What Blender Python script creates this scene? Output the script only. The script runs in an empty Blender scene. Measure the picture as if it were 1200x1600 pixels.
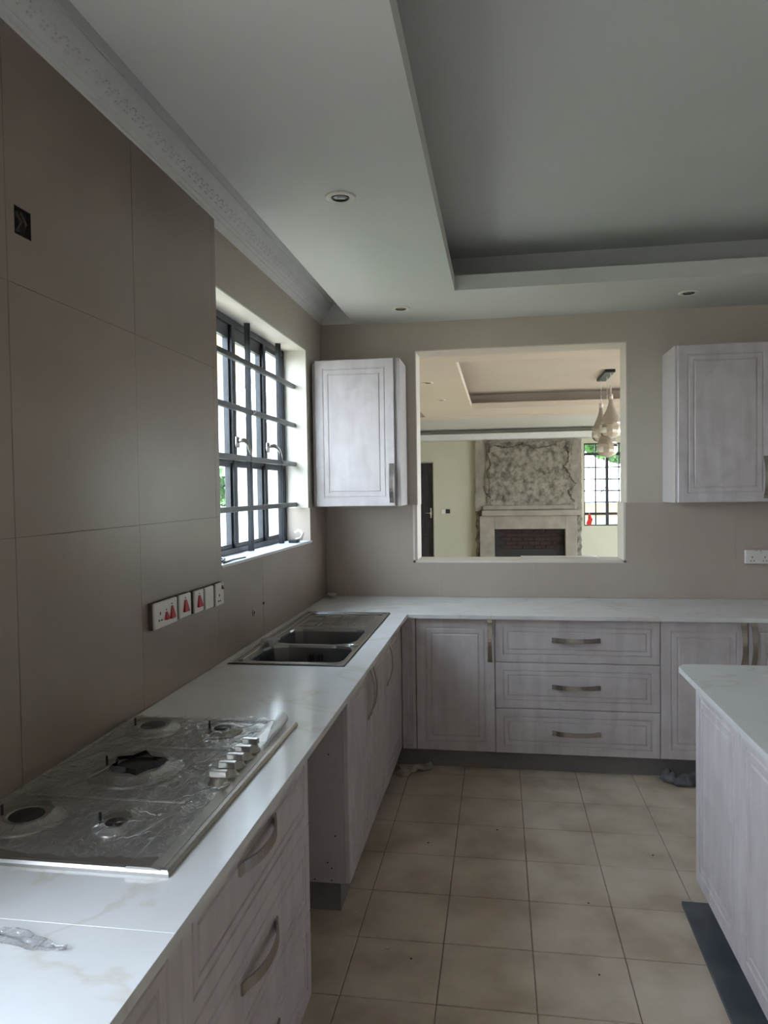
import bpy, bmesh, math, random
from mathutils import Vector, Matrix, noise
from mathutils.geometry import tessellate_polygon
random.seed(7)
C = bpy.context.scene.collection
SC = bpy.context.scene
PI = math.pi

# ------------------------------------------------------------------ camera
F_PX = 1139.07
YAW, PITCH, ROLL = 0.1567, -0.0304, -0.0147
cam = bpy.data.cameras.new('camera'); co = bpy.data.objects.new('camera', cam); C.objects.link(co)
cam.sensor_fit = 'VERTICAL'; cam.sensor_height = 32.0; cam.lens = 32.0*F_PX/1600.0
cam.clip_start = 0.02; cam.clip_end = 300
fw = Vector((-math.sin(YAW)*math.cos(PITCH), math.cos(YAW)*math.cos(PITCH), math.sin(PITCH)))
rt = Vector((math.cos(YAW), math.sin(YAW), 0)); up = rt.cross(fw)
cr, sr = math.cos(ROLL), math.sin(ROLL)
r2 = cr*rt+sr*up; u2 = -sr*rt+cr*up
M = Matrix((r2, u2, -fw)).transposed().to_4x4(); M.translation = Vector((1.1234, 0, 1.5603))
co.matrix_world = M
SC.camera = co

# ------------------------------------------------------------------ sky and light
SC.view_settings.view_transform = 'Standard'; SC.view_settings.look = 'None'
SC.view_settings.gamma = 1; SC.view_settings.use_curve_mapping = False
SC.view_settings.exposure = 1.48
w = bpy.data.worlds.new('sky'); SC.world = w; w.use_nodes = True
nt = w.node_tree; nt.nodes.clear()
out = nt.nodes.new('ShaderNodeOutputWorld'); bg = nt.nodes.new('ShaderNodeBackground')
tc = nt.nodes.new('ShaderNodeTexCoord'); sx = nt.nodes.new('ShaderNodeSeparateXYZ'); rp = nt.nodes.new('ShaderNodeValToRGB')
nt.links.new(tc.outputs['Generated'], sx.inputs[0]); nt.links.new(sx.outputs['Z'], rp.inputs[0])
rp.color_ramp.elements[0].color = (.78, .89, 1, 1); rp.color_ramp.elements[1].color = (.66, .80, 1, 1)
nt.links.new(rp.outputs[0], bg.inputs[0]); bg.inputs[1].default_value = 5.5
nt.links.new(bg.outputs[0], out.inputs[0])

# ------------------------------------------------------------------ materials
def mat(name, c1, c2=None, rough=.5, metal=0, scale=8, stretch=(1, 1, 1), bump=0, bscale=40, detail=4, c3=None, spec=None, lo=.35, hi=.7):
    m = bpy.data.materials.new(name); m.use_nodes = True; n = m.node_tree.nodes; L = m.node_tree.links
    b = n['Principled BSDF']; b.inputs['Roughness'].default_value = rough; b.inputs['Metallic'].default_value = metal
    if spec is not None: b.inputs['Specular IOR Level'].default_value = spec
    b.inputs['Base Color'].default_value = (*c1, 1)
    g = n.new('ShaderNodeNewGeometry'); mp = n.new('ShaderNodeMapping'); mp.inputs['Scale'].default_value = stretch
    L.new(g.outputs['Position'], mp.inputs['Vector'])
    if c2 is not None:
        t = n.new('ShaderNodeTexNoise'); t.inputs['Scale'].default_value = scale; t.inputs['Detail'].default_value = detail
        L.new(mp.outputs[0], t.inputs['Vector'])
        r = n.new('ShaderNodeValToRGB'); r.color_ramp.elements[0].position = lo; r.color_ramp.elements[1].position = hi
        r.color_ramp.elements[0].color = (*c1, 1); r.color_ramp.elements[1].color = (*c2, 1)
        if c3 is not None:
            e = r.color_ramp.elements.new((lo+hi)/2); e.color = (*c3, 1)
        L.new(t.outputs[0], r.inputs[0]); L.new(r.outputs[0], b.inputs['Base Color'])
    if bump:
        t2 = n.new('ShaderNodeTexNoise'); t2.inputs['Scale'].default_value = bscale; t2.inputs['Detail'].default_value = 5
        L.new(mp.outputs[0], t2.inputs['Vector'])
        bp = n.new('ShaderNodeBump'); bp.inputs['Strength'].default_value = bump; bp.inputs['Distance'].default_value = .01
        L.new(t2.outputs[0], bp.inputs['Height']); L.new(bp.outputs[0], b.inputs['Normal'])
    return m

M_WALL = mat('cream_paint', (.52, .455, .38), (.56, .49, .415), .75, scale=2, bump=.05, bscale=60)
M_REVEAL2 = mat('cream_reveal_paint', (.70, .64, .57), (.74, .68, .61), .5, scale=3)
M_REVEAL = mat('white_reveal_paint', (.80, .76, .68), (.84, .80, .73), .5, scale=3)
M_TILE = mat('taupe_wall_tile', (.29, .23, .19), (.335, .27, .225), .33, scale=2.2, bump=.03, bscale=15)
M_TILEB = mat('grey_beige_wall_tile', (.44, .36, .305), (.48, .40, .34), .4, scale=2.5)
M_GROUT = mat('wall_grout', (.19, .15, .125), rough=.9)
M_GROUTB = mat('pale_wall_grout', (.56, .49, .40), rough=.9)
M_CEIL = mat('white_ceiling_paint', (.66, .66, .63), (.70, .70, .67), .8, scale=.8)
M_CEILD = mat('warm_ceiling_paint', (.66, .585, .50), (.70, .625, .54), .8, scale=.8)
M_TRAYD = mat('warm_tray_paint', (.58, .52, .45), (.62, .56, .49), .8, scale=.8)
M_TRAY = mat('tray_ceiling_paint', (.62, .63, .62), (.66, .67, .65), .8, scale=.8)
M_CORN = mat('cornice_plaster', (.76, .75, .73), (.80, .79, .77), .7, scale=9)
M_FLOOR = mat('beige_floor_tile', (.45, .355, .26), (.66, .55, .435), .36, scale=4.2, c3=(.58, .475, .365), bump=.04, bscale=30, detail=7, lo=.36, hi=.64)
M_FGROUT = mat('floor_grout', (.27, .20, .14), (.36, .28, .20), .95, scale=9)
M_CARC = mat('cabinet_board', (.52, .475, .475), (.56, .51, .51), .55, scale=3)
M_KICK = mat('grey_kickboard', (.20, .19, .19), (.24, .22, .22), .4, scale=5)
M_BOARD = mat('slate_board', (.06, .07, .085), (.11, .12, .13), .45, scale=7)
M_STEEL = mat('brushed_steel', (.48, .47, .45), (.56, .55, .53), .24, 1, scale=3, stretch=(40, 2, 2))
M_BOWL = mat('sink_bowl_steel', (.34, .34, .35), (.42, .42, .43), .22, 1, scale=3)
M_HOB = mat('hob_steel', (.42, .40, .37), (.50, .48, .45), .33, .9, scale=3, stretch=(2, 30, 2))
M_KNOB = mat('satin_knob_metal', (.48, .455, .42), rough=.28, metal=.95)
M_HANDLE = mat('satin_nickel', (.50, .47, .45), rough=.27, metal=1)
M_BLACK = mat('black_iron', (.015, .015, .017), rough=.45)
M_FRAME = mat('dark_steel_window_paint', (.014, .016, .021), (.03, .035, .045), .38, scale=12)
M_GRILLE = mat('grey_grille_paint', (.055, .056, .062), (.085, .087, .093), .35, scale=14)
M_WHITE = mat('white_plastic', (.72, .67, .62), rough=.35)
M_RED = mat('red_rocker', (.42, .012, .02), rough=.5, spec=.2)
M_DARK = mat('dark_hole', (.02, .017, .015), rough=.9)
M_BROWN = mat('brown_conduit', (.10, .07, .055), rough=.8)
M_RAG = mat('dusty_rag', (.30, .25, .20), (.42, .37, .31), .95, scale=25, bump=.3, bscale=90)
M_RAGD = mat('charcoal_rag', (.07, .07, .075), (.16, .16, .17), .95, scale=25, bump=.3, bscale=90)
M_SILL = mat('sill_stone', (.66, .68, .70), (.74, .76, .78), .35, scale=12)
M_CONC = mat('rough_cement', (.22, .20, .165), (.33, .305, .25), .95, scale=4, c3=(.27, .245, .20), bump=.4, bscale=26, detail=9)
M_CONC2 = mat('hacked_cement', (.10, .09, .07), (.27, .25, .20), .98, scale=11, c3=(.19, .175, .14), bump=.25, bscale=22, detail=15, lo=.33, hi=.62)
M_CRACK = mat('dark_cement_crack', (.05, .045, .035), (.16, .145, .115), .95, scale=30)
M_CONC3 = mat('smooth_cement', (.25, .22, .18), (.33, .295, .24), .9, scale=5, bump=.3, bscale=30)
M_BRICK = mat('dark_brick', (.022, .011, .009), (.05, .022, .017), .9, scale=9)  # very dark brown brick tone
M_DOOR = mat('black_wood_door', (.02, .017, .018), (.045, .04, .042), .4, scale=4, stretch=(10, 1, 1))
M_LWALL = mat('living_room_paint', (.52, .50, .38), (.56, .54, .42), .75, scale=1.5)
M_LAWN = mat('lawn', (.065, .11, .035), (.10, .15, .055), .95, scale=1.2)
M_OUTW = mat('apricot_render', (.36, .19, .10), (.40, .22, .12), .9, scale=2)
M_OUTB = mat('white_render', (.80, .80, .78), rough=.9)
M_ROOF = mat('grey_roof', (.20, .21, .22), (.33, .34, .35), .8, scale=8)
M_LEAF = mat('leaf', (.05, .12, .03), (.12, .24, .06), .6, scale=2)
M_BARK = mat('bark', (.12, .08, .05), rough=.9)
M_PAVE = mat('paving', (.55, .45, .35), (.65, .55, .44), .9, scale=2)
M_CHROME = mat('mirror_glass', (.75, .72, .68), rough=.06, metal=1)
M_GREYGL = mat('taupe_glazed_glass', (.42, .38, .33), rough=.15, metal=.35)
M_CLEAR = mat('white_cable', (.7, .68, .65), rough=.4)
M_TAG = mat('red_cloth', (.55, .03, .02), rough=.8)
M_LAMP = mat('unlit_lamp_glass', (.30, .30, .28), rough=.2, metal=.4)

def wood(name, a, b, c):                                      # whitewashed wood with vertical grain
    m = mat(name, a, b, .42, scale=2.2, stretch=(9, 9, 1.2), c3=c, bump=.04, bscale=20, detail=7, lo=.2, hi=.75)
    n = m.node_tree.nodes; L = m.node_tree.links
    t = n.new('ShaderNodeTexNoise'); t.inputs['Scale'].default_value = 5; t.inputs['Detail'].default_value = 3; t.inputs['Distortion'].default_value = 1.5
    mx = n.new('ShaderNodeMix'); mx.data_type = 'RGBA'; mx.blend_type = 'MULTIPLY'; mx.inputs[0].default_value = .55
    r = n.new('ShaderNodeValToRGB'); r.color_ramp.elements[0].position = .3; r.color_ramp.elements[1].position = .6
    r.color_ramp.elements[0].color = (.80, .78, .78, 1); r.color_ramp.elements[1].color = (1, 1, 1, 1)
    g = n['Geometry'] if 'Geometry' in n else [k for k in n if k.type == 'NEW_GEOMETRY'][0]
    L.new(g.outputs['Position'], t.inputs['Vector']); L.new(t.outputs[0], r.inputs[0])
    P = n['Principled BSDF']; src = P.inputs['Base Color'].links[0].from_socket
    L.new(src, mx.inputs[6]); L.new(r.outputs[0], mx.inputs[7]); L.new(mx.outputs[2], P.inputs['Base Color'])
    return m
M_WOOD = wood('whitewashed_wood', (.54, .48, .485), (.68, .62, .625), (.62, .56, .565))

def marble():
    m = bpy.data.materials.new('white_marble'); m.use_nodes = True; n = m.node_tree.nodes; L = m.node_tree.links
    b = n['Principled BSDF']; b.inputs['Roughness'].default_value = .16
    g = n.new('ShaderNodeNewGeometry')
    t = n.new('ShaderNodeTexNoise'); t.inputs['Scale'].default_value = 1.7; t.inputs['Detail'].default_value = 6; t.inputs['Distortion'].default_value = .6
    L.new(g.outputs['Position'], t.inputs['Vector'])
    r = n.new('ShaderNodeValToRGB'); cr_ = r.color_ramp
    cr_.elements[0].position = .485; cr_.elements[0].color = (1, 1, 1, 1)
    cr_.elements[1].position = .515; cr_.elements[1].color = (1, 1, 1, 1)
    e = cr_.elements.new(.5); e.color = (.84, .78, .66, 1)
    L.new(t.outputs[0], r.inputs[0])
    t2 = n.new('ShaderNodeTexNoise'); t2.inputs['Scale'].default_value = 5; t2.inputs['Detail'].default_value = 5
    L.new(g.outputs['Position'], t2.inputs['Vector'])
    r2_ = n.new('ShaderNodeValToRGB'); r2_.color_ramp.elements[0].position = .35; r2_.color_ramp.elements[1].position = .62
    r2_.color_ramp.elements[0].color = (.70, .695, .68, 1); r2_.color_ramp.elements[1].color = (.76, .755, .745, 1)
    L.new(t2.outputs[0], r2_.inputs[0])
    mx = n.new('ShaderNodeMix'); mx.data_type = 'RGBA'; mx.blend_type = 'MULTIPLY'; mx.inputs[0].default_value = .55
    L.new(r2_.outputs[0], mx.inputs[6]); L.new(r.outputs[0], mx.inputs[7]); L.new(mx.outputs[2], b.inputs['Base Color'])
    return m
M_MARBLE = marble()

def see_through(name, tint, rough, base, white=0.0, bump=0):
    m = bpy.data.materials.new(name); m.use_nodes = True; n = m.node_tree.nodes; L = m.node_tree.links
    n.remove(n['Principled BSDF']); o = n['Material Output']
    tr = n.new('ShaderNodeBsdfTransparent'); tr.inputs[0].default_value = (*tint, 1)
    gl = n.new('ShaderNodeBsdfGlossy'); gl.inputs['Roughness'].default_value = rough
    lwt = n.new('ShaderNodeLayerWeight'); lwt.inputs['Blend'].default_value = .5
    pw = n.new('ShaderNodeMath'); pw.operation = 'POWER'; pw.inputs[1].default_value = 4.5; L.new(lwt.outputs['Facing'], pw.inputs[0])
    lw = n.new('ShaderNodeMath'); lw.operation = 'MULTIPLY_ADD'; lw.inputs[1].default_value = .85; lw.inputs[2].default_value = base; L.new(pw.outputs[0], lw.inputs[0])
    mx = n.new('ShaderNodeMixShader'); L.new(lw.outputs[0], mx.inputs[0]); L.new(tr.outputs[0], mx.inputs[1]); L.new(gl.outputs[0], mx.inputs[2])
    last = mx
    if white:
        d = n.new('ShaderNodeBsdfDiffuse'); d.inputs[0].default_value = (.8, .8, .8, 1)
        m2 = n.new('ShaderNodeMixShader'); m2.inputs[0].default_value = white
        L.new(mx.outputs[0], m2.inputs[1]); L.new(d.outputs[0], m2.inputs[2]); last = m2
    if bump:
        g = n.new('ShaderNodeNewGeometry'); t = n.new('ShaderNodeTexNoise'); t.inputs['Scale'].default_value = 28; t.inputs['Detail'].default_value = 3; t.inputs['Distortion'].default_value = 2
        bp = n.new('ShaderNodeBump'); bp.inputs['Strength'].default_value = bump; bp.inputs['Distance'].default_value = .01
        L.new(g.outputs['Position'], t.inputs['Vector']); L.new(t.outputs[0], bp.inputs['Height']); L.new(bp.outputs[0], gl.inputs['Normal']); L.new(bp.outputs[0], lwt.inputs['Normal'])
    L.new(last.outputs[0], o.inputs['Surface'])
    return m
M_GLASS = see_through('window_glass', (.97, .99, .98), .02, .04)
M_FILM = see_through('clear_protective_film', (.9, .9, .89), .07, .14, .06, 1)
M_FILMW = see_through('cloudy_protective_film', (.8, .8, .8), .2, .15, .35, .5)

M_FILMS = see_through('torn_clear_film', (.95, .95, .95), .12, .10, .16, .8)
# cornice relief pattern
def add_relief():
    n = M_CORN.node_tree.nodes; L = M_CORN.node_tree.links
    g = n.new('ShaderNodeNewGeometry'); v = n.new('ShaderNodeTexVoronoi'); v.inputs['Scale'].default_value = 24
    bp = n.new('ShaderNodeBump'); bp.inputs['Strength'].default_value = .35; bp.inputs['Distance'].default_value = .01
    L.new(g.outputs['Position'], v.inputs['Vector']); L.new(v.outputs['Distance'], bp.inputs['Height'])
    return bp, n, L
M_CORNP = M_CORN.copy(); M_CORNP.name = 'cornice_relief'
_n = M_CORNP.node_tree.nodes; _L = M_CORNP.node_tree.links
_g = _n.new('ShaderNodeNewGeometry'); _v = _n.new('ShaderNodeTexVoronoi'); _v.inputs['Scale'].default_value = 22
_b = _n.new('ShaderNodeBump'); _b.inputs['Strength'].default_value = .25; _b.inputs['Distance'].default_value = .012
_L.new(_g.outputs['Position'], _v.inputs['Vector']); _L.new(_v.outputs['Distance'], _b.inputs['Height']); _L.new(_b.outputs[0], _n['Principled BSDF'].inputs['Normal'])

# ------------------------------------------------------------------ mesh helpers
def bx(bm, x0, x1, y0, y1, z0, z1, bev=0):
    vs = [bm.verts.new((x, y, z)) for x in (x0, x1) for y in (y0, y1) for z in (z0, z1)]
    fs = [(0, 1, 3, 2), (4, 6, 7, 5), (0, 4, 5, 1), (2, 3, 7, 6), (0, 2, 6, 4), (1, 5, 7, 3)]
    faces = [bm.faces.new([vs[i] for i in f]) for f in fs]
    if bev:
        es = list({e for f in faces for e in f.edges})
        bmesh.ops.bevel(bm, geom=es, offset=bev, segments=1, affect='EDGES')
def box(*a, bev=0):
    bm = bmesh.new(); bx(bm, *a, bev=bev); return bm
def prism(bm, outer, holes, f0, f1):
    """outline(s) in 2-D; f0/f1 map (u,v) to the two sides"""
    loops = [outer]+list(holes)
    flat = [p for l in loops for p in l]
    tris = tessellate_polygon([[Vector((p[0], p[1], 0)) for p in l] for l in loops])
    a = [bm.verts.new(f0(*p)) for p in flat]; b = [bm.verts.new(f1(*p)) for p in flat]
    for t in tris:
        try:
            bm.faces.new([a[i] for i in t]); bm.faces.new([b[i] for i in reversed(t)])
        except ValueError: pass
    k = 0
    for l in loops:
        n = len(l)
        for i in range(n):
            i0, i1 = k+i, k+(i+1) % n
            try: bm.faces.new([a[i0], a[i1], b[i1], b[i0]])
            except ValueError: pass
        k += n
def rect(x0, x1, y0, y1): return [(x0, y0), (x1, y0), (x1, y1), (x0, y1)]
def XY(z0, z1): return (lambda u, v: (u, v, z0)), (lambda u, v: (u, v, z1))
def XZ(y0, y1): return (lambda u, v: (u, y0, v)), (lambda u, v: (u, y1, v))
def YZ(x0, x1): return (lambda u, v: (x0, u, v)), (lambda u, v: (x1, u, v))
def tube(bm, pts, r, n=8, cap=True):
    rings = []
    P = [Vector(p) for p in pts]
    for i, p in enumerate(P):
        d = (P[min(i+1, len(P)-1)]-P[max(i-1, 0)]).normalized()
        a = d.cross(Vector((0, 0, 1)));
        if a.length < .05: a = d.cross(Vector((1, 0, 0)))
        a.normalize(); b = d.cross(a)
        rr = r[i] if isinstance(r, (list, tuple)) else r
        rings.append([bm.verts.new(p+a*rr*math.cos(2*PI*k/n)+b*rr*math.sin(2*PI*k/n)) for k in range(n)])
    for i in range(len(rings)-1):
        for k in range(n):
            bm.faces.new([rings[i][k], rings[i][(k+1) % n], rings[i+1][(k+1) % n], rings[i+1][k]])
    if cap: bm.faces.new(rings[0]); bm.faces.new(rings[-1])
def lathe(bm, prof, cx, cy, n=24, cz=0):
    rings = [[bm.verts.new((cx+r*math.cos(2*PI*k/n), cy+r*math.sin(2*PI*k/n), cz+z)) for k in range(n)] for r, z in prof]
    for i in range(len(rings)-1):
        for k in range(n):
            bm.faces.new([rings[i][k], rings[i][(k+1) % n], rings[i+1][(k+1) % n], rings[i+1][k]])
    if prof[0][0] > 1e-5: bm.faces.new(rings[0])
    if prof[-1][0] > 1e-5: bm.faces.new(rings[-1])
def obj(name, bm, m, parent=None, smooth=False, loc=None):
    bmesh.ops.remove_doubles(bm, verts=bm.verts, dist=1e-6)
    bmesh.ops.recalc_face_normals(bm, faces=bm.faces)
    me = bpy.data.meshes.new(name); bm.to_mesh(me); bm.free()
    me.materials.append(m)
    if smooth:
        for p in me.polygons: p.use_smooth = True
    o = bpy.data.objects.new(name, me); C.objects.link(o)
    if parent: o.parent = parent
    if loc: o.location = loc
    return o
def tag(o, label, cat, group=None):
    o['label'] = label; o['category'] = cat
    if group: o['group'] = group
    return o
def thing(name, label, cat, loc=(0, 0, 0), rz=0, group=None):
    o = bpy.data.objects.new(name, None); C.objects.link(o); o.location = loc; o.rotation_euler = (0, 0, rz)
    o.empty_display_size = .05
    return tag(o, label, cat, group)
def struct(name, bm, m, parent=None, label=None):
    o = obj(name, bm, m, parent)
    if not parent: o['kind'] = 'structure'
    if label: o['label'] = label
    return o
def copy_tree(o, parent=None):
    c = o.copy(); C.objects.link(c)
    if parent: c.parent = parent
    for ch in [k for k in list(SC.collection.objects) if k.parent == o]: copy_tree(ch, c)
    return c

# ------------------------------------------------------------------ dimensions (metres)
D = 4.665; H = .869; XF = .615; YF = 3.984; ZC = 2.629
WX = -.012                      # painted face of the left wall, tiles stand 12 mm proud
WY0, WY1, WZ0, WZ1 = 2.835, 4.268, 1.262, 2.405
RX = 4.1                        # right wall
BY = -2.3                       # wall behind the camera

# ------------------------------------------------------------------ kitchen shell
bm = bmesh.new()
prism(bm, rect(BY-.2, D+.232, 0, 3.0), [rect(WY0, WY1, WZ0-.012, WZ1), rect(-1.85, -1.3, 0.1, 2.2), rect(-.42, .80, 1.08, 2.35)], *YZ(WX-.2, WX))  # last two holes are unseen openings added for daylight
wall_left = struct('wall_left', bm, M_WALL, label='cream painted wall with window and taupe tiles')
OX0, OX1, OZ0, OZ1 = .60, 1.905, 1.092, 2.448
bm = bmesh.new()
prism(bm, rect(WX, 6.8, 0, 3.0), [rect(OX0, OX1, OZ0, OZ1)], *XZ(D+.012, D+.232))
wall_back = struct('wall_back', bm, M_WALL, label='cream painted wall with serving opening')
struct('wall_right', box(RX, RX+.15, BY, D+.012, 0, 3.0), M_WALL)
struct('wall_front', box(WX, RX+.15, BY-.2, BY, 0, 3.0), M_WALL)

# floor: one slab over the whole house, kitchen tiles as parts
floor = struct('floor', box(WX-.2, 6.8, BY-.2, 14.0, -.15, -.004), M_FGROUT, label='beige square floor tiles with dark grout')
gx, gy, S = .621, 3.657, .30
tm = {}
def tile_mesh(w_, d_):
    k = (round(w_, 3), round(d_, 3))
    if k not in tm:
        b = box(0, w_, 0, d_, -.008, 0, bev=.0015)
        bmesh.ops.recalc_face_normals(b, faces=b.faces)
        me = bpy.data.meshes.new('tile'); b.to_mesh(me); b.free(); me.materials.append(M_FLOOR); tm[k] = me
    return tm[k]
rest = bmesh.new()
for i in range(-3, 12):
    for j in range(-20, 4):
        x0 = max(gx+i*S, WX+.001); x1 = min(gx+(i+1)*S, RX); y0 = gy+j*S; y1 = min(y0+S, D+.01)
        y0 = max(y0, BY)
        if x1-x0 < .03 or y1-y0 < .03: continue
        g = .0017
        if y0 > .3:
            o = bpy.data.objects.new('tile', tile_mesh(x1-x0-2*g, y1-y0-2*g)); C.objects.link(o); o.parent = floor
            o.location = (x0+g, y0+g, random.uniform(-.0006, .0004))
        else:
            bx(rest, x0+g, x1-g, y0+g, y1-g, -.008, 0)
for i in range(0, 34):
    for j in range(0, 46):
        if i*.2 > 6.6: continue
        bx(rest, WX+.2*i, WX+.2*i+.197, D+.24+.2*j, D+.24+.2*j+.197, -.008, 0)
o = obj('far_tile_field', rest, M_FLOOR, floor); o['kind'] = 'stuff'

# ceiling: dropped ring, recess ring, tray soffit
TX0, TX1, TY0, TY1 = .897, 3.35, -.9, 3.979
bm = bmesh.new(); prism(bm, rect(.215, RX, BY, D+.012), [rect(TX0, TX1, TY0, TY1)], *XY(ZC, ZC+.08))
struct('ceiling', bm, M_CEIL, label='white dropped ceiling border around a recessed tray')
bm = bmesh.new(); prism(bm, rect(.215, RX, BY, D+.012), [rect(TX0-.28, TX1+.28, TY0-.28, TY1+.28)], *XY(ZC+.08, 2.885))
struct('ceiling_recess', bm, M_TRAY)
struct('ceiling_tray', box(WX, RX, BY, D+.012, 2.885, 2.95), M_TRAY, label='pale grey upper face of the recessed tray')

# cornices
def cornice(name, y0, y1, axis='y'):
    root = None
    prof = [(WX, 2.640), (.004, 2.668), (.012, 2.668), (.020, 2.680), (.082, 2.742), (.090, 2.742), (.096, 2.752), (.13, 2.80), (.19, 2.855), (.215, 2.86), (WX, 2.86)]
    def f(u, v):
        return (u, y0, v) if axis == 'y' else (y0, D+.012-(u-WX), v)
    def g(u, v):
        return (u, y1, v) if axis == 'y' else (y1, D+.012-(u-WX), v)
    bm = bmesh.new(); prism(bm, prof, [], f, g)
    root = struct(name, bm, M_CORN, label='white plaster cornice')
    band = [(.021, 2.6785), (.081, 2.7385), (.084, 2.7375), (.024, 2.6775)]
    bm = bmesh.new(); prism(bm, band, [], f, g)
    obj('relief_band', bm, M_CORNP, root)
    # raised leaf motifs along the band
    bm = bmesh.new(); n = 0
    L_ = y1-y0; k = 0
    while axis == 'y' and k*.05 < L_-.05:
        c = y0+.03+k*.05
        for a in range(7):
            t = a/6*PI; dy = math.cos(t)*.018; du = math.sin(t)*.018
            u = .040+du; v = 2.6945+du
            bx(bm, u-.003, u+.003, c+dy-.003, c+dy+.003, v-.0035, v+.0015)
        k += 1
    if len(bm.verts):
        o = obj('leaf_relief', bm, M_CORN, root); o['kind'] = 'stuff'
    else: bm.free()
    return root
cornice('trim_1', 1.0, D+.012)
cornice('trim_2', WX, .2149, 'x')
bm = bmesh.new(); bx(bm, WX, .215, BY, 1.0, 2.70, 2.86); struct('trim_3', bm, M_CORN)

# ---- left wall tiles
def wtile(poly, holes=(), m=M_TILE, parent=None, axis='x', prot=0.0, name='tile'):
    bm = bmesh.new()
    if axis == 'x': prism(bm, poly, holes, *YZ(WX, prot))
    else: prism(bm, poly, holes, *XZ(D+.012, D-prot))
    bmesh.ops.recalc_face_normals(bm, faces=bm.faces)
    return obj(name, bm, m, parent)
g = .0008
bm = bmesh.new(); prism(bm, rect(.958, 2.8325, .872, 2.6635), [rect(1.585, 1.647, 2.180, 2.247)], *YZ(WX, -.0022))
bx(bm, WX, -.0022, 2.8326, D, .872, 1.247); bx(bm, WX, -.0022, 4.271, D, 1.247, 1.456)
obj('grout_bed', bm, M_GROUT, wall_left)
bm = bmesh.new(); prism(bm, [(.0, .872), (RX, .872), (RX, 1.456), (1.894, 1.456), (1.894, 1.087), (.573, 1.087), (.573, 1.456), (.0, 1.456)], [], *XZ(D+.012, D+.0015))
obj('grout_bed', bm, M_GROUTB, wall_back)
ys = [.955, 1.555, 2.155, 2.79]
zs = [.87, 1.46, 2.06, 2.664]
for a in range(len(ys)-1):
    for b in range(3):
        holes = []
        if ys[a] == 1.555 and b == 2: holes = [rect(1.585, 1.647, 2.180, 2.247)]
        wtile(rect(ys[a]+g, ys[a+1]-g, zs[b]+g, zs[b+1]-g), holes, parent=wall_left, prot=random.uniform(-.0008, .0004))
for b in range(1, 3):
    wtile(rect(2.79+g, 2.833, zs[b]+g, zs[b+1]-g), parent=wall_left)
wtile([(2.79+g, .87), (3.35-g, .87), (3.35-g, 1.248), (2.833, 1.248), (2.833, 1.46-g), (2.79+g, 1.46-g)], parent=wall_left)
wtile(rect(3.35+g, 3.95-g, .87, 1.248), parent=wall_left, prot=.0003)
wtile([(3.95+g, .87), (4.55-g, .87), (4.55-g, 1.458), (4.27, 1.458), (4.27, 1.248), (3.95+g, 1.248)], [], parent=wall_left)
wtile(rect(4.55+g, D-.001, .87, 1.458), parent=wall_left)
# ---- back wall tiles
for poly in ([(.001, .87), (.15-g, .87), (.15-g, 1.458), (.001, 1.458)],
             [(.15+g, .87), (.738-g, .87), (.738-g, 1.088), (.574, 1.088), (.574, 1.458), (.15+g, 1.458)],
             rect(.738+g, 1.335-g, .87, 1.088),
             [(1.335+g, .87), (1.938-g, .87), (1.938-g, 1.458), (1.893, 1.458), (1.893, 1.088), (1.335+g, 1.088)],
             rect(1.938+g, 2.532-g, .87, 1.458), rect(2.532+g, 3.13-g, .87, 1.458), rect(3.13+g, 3.73-g, .87, 1.458), rect(3.73+g, RX-.001, .87, 1.458)):
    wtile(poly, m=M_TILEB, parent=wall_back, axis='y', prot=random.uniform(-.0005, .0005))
bm = bmesh.new()
for a, b in ((.545, .599), (1.906, 2.11)):
    n = 24
    for i in range(n):
        x = a+(b-a)*i/n; bx(bm, x, x+(b-a)/n, D+.004, D+.0125, 1.4575, 1.4615+.010*abs(noise.noise(Vector((x*40, 2, 5)))))
obj('ragged_plaster_edge', bm, M_GROUTB, wall_back)
# opening lining: white edge strips and reveal faces
bm = bmesh.new()
bx(bm, .574, .588, D-.003, D+.235, 1.09, 1.46); bx(bm, .588, OX0+.002, D+.008, D+.235, 1.106, 1.46)
bx(bm, 1.880, 1.893, D-.003, D+.235, 1.09, 1.46); bx(bm, .574, 1.893, D-.003, D+.235, 1.088, 1.104)
struct('trim_4', bm, M_REVEAL2, label='white edged lower lining of the serving opening')
bm = bmesh.new()
bx(bm, OX0-.001, OX0+.005, D+.0115, D+.2325, 1.46, OZ1); bx(bm, OX1-.005, OX1+.001, D+.0115, D+.2325, 1.46, OZ1)
bx(bm, OX0, OX1, D+.0115, D+.2325, OZ1-.005, OZ1+.001)
struct('trim_5', bm, M_REVEAL2)
# window reveals and sill
bm = bmesh.new()
bx(bm, WX-.2, WX+.0005, WY1-.006, WY1+.001, 1.458, WZ1); bx(bm, WX-.2, WX+.0005, WY0-.001, WY0+.006, WZ0, WZ1)
bx(bm, WX-.2, WX+.0005, WY0, WY1, WZ1-.006, WZ1+.001)
struct('trim_6', bm, M_REVEAL)
struct('trim_7', box(WX-.2, .0, WY1-.010, WY1+.002, WZ0, 1.457), M_TILEB)
struct('window_sill', box(WX-.2, .006, WY0-.001, WY1+.012, WZ0-.013, WZ0, bev=.002), M_SILL, label='pale stone sill under the barred window')

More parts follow.
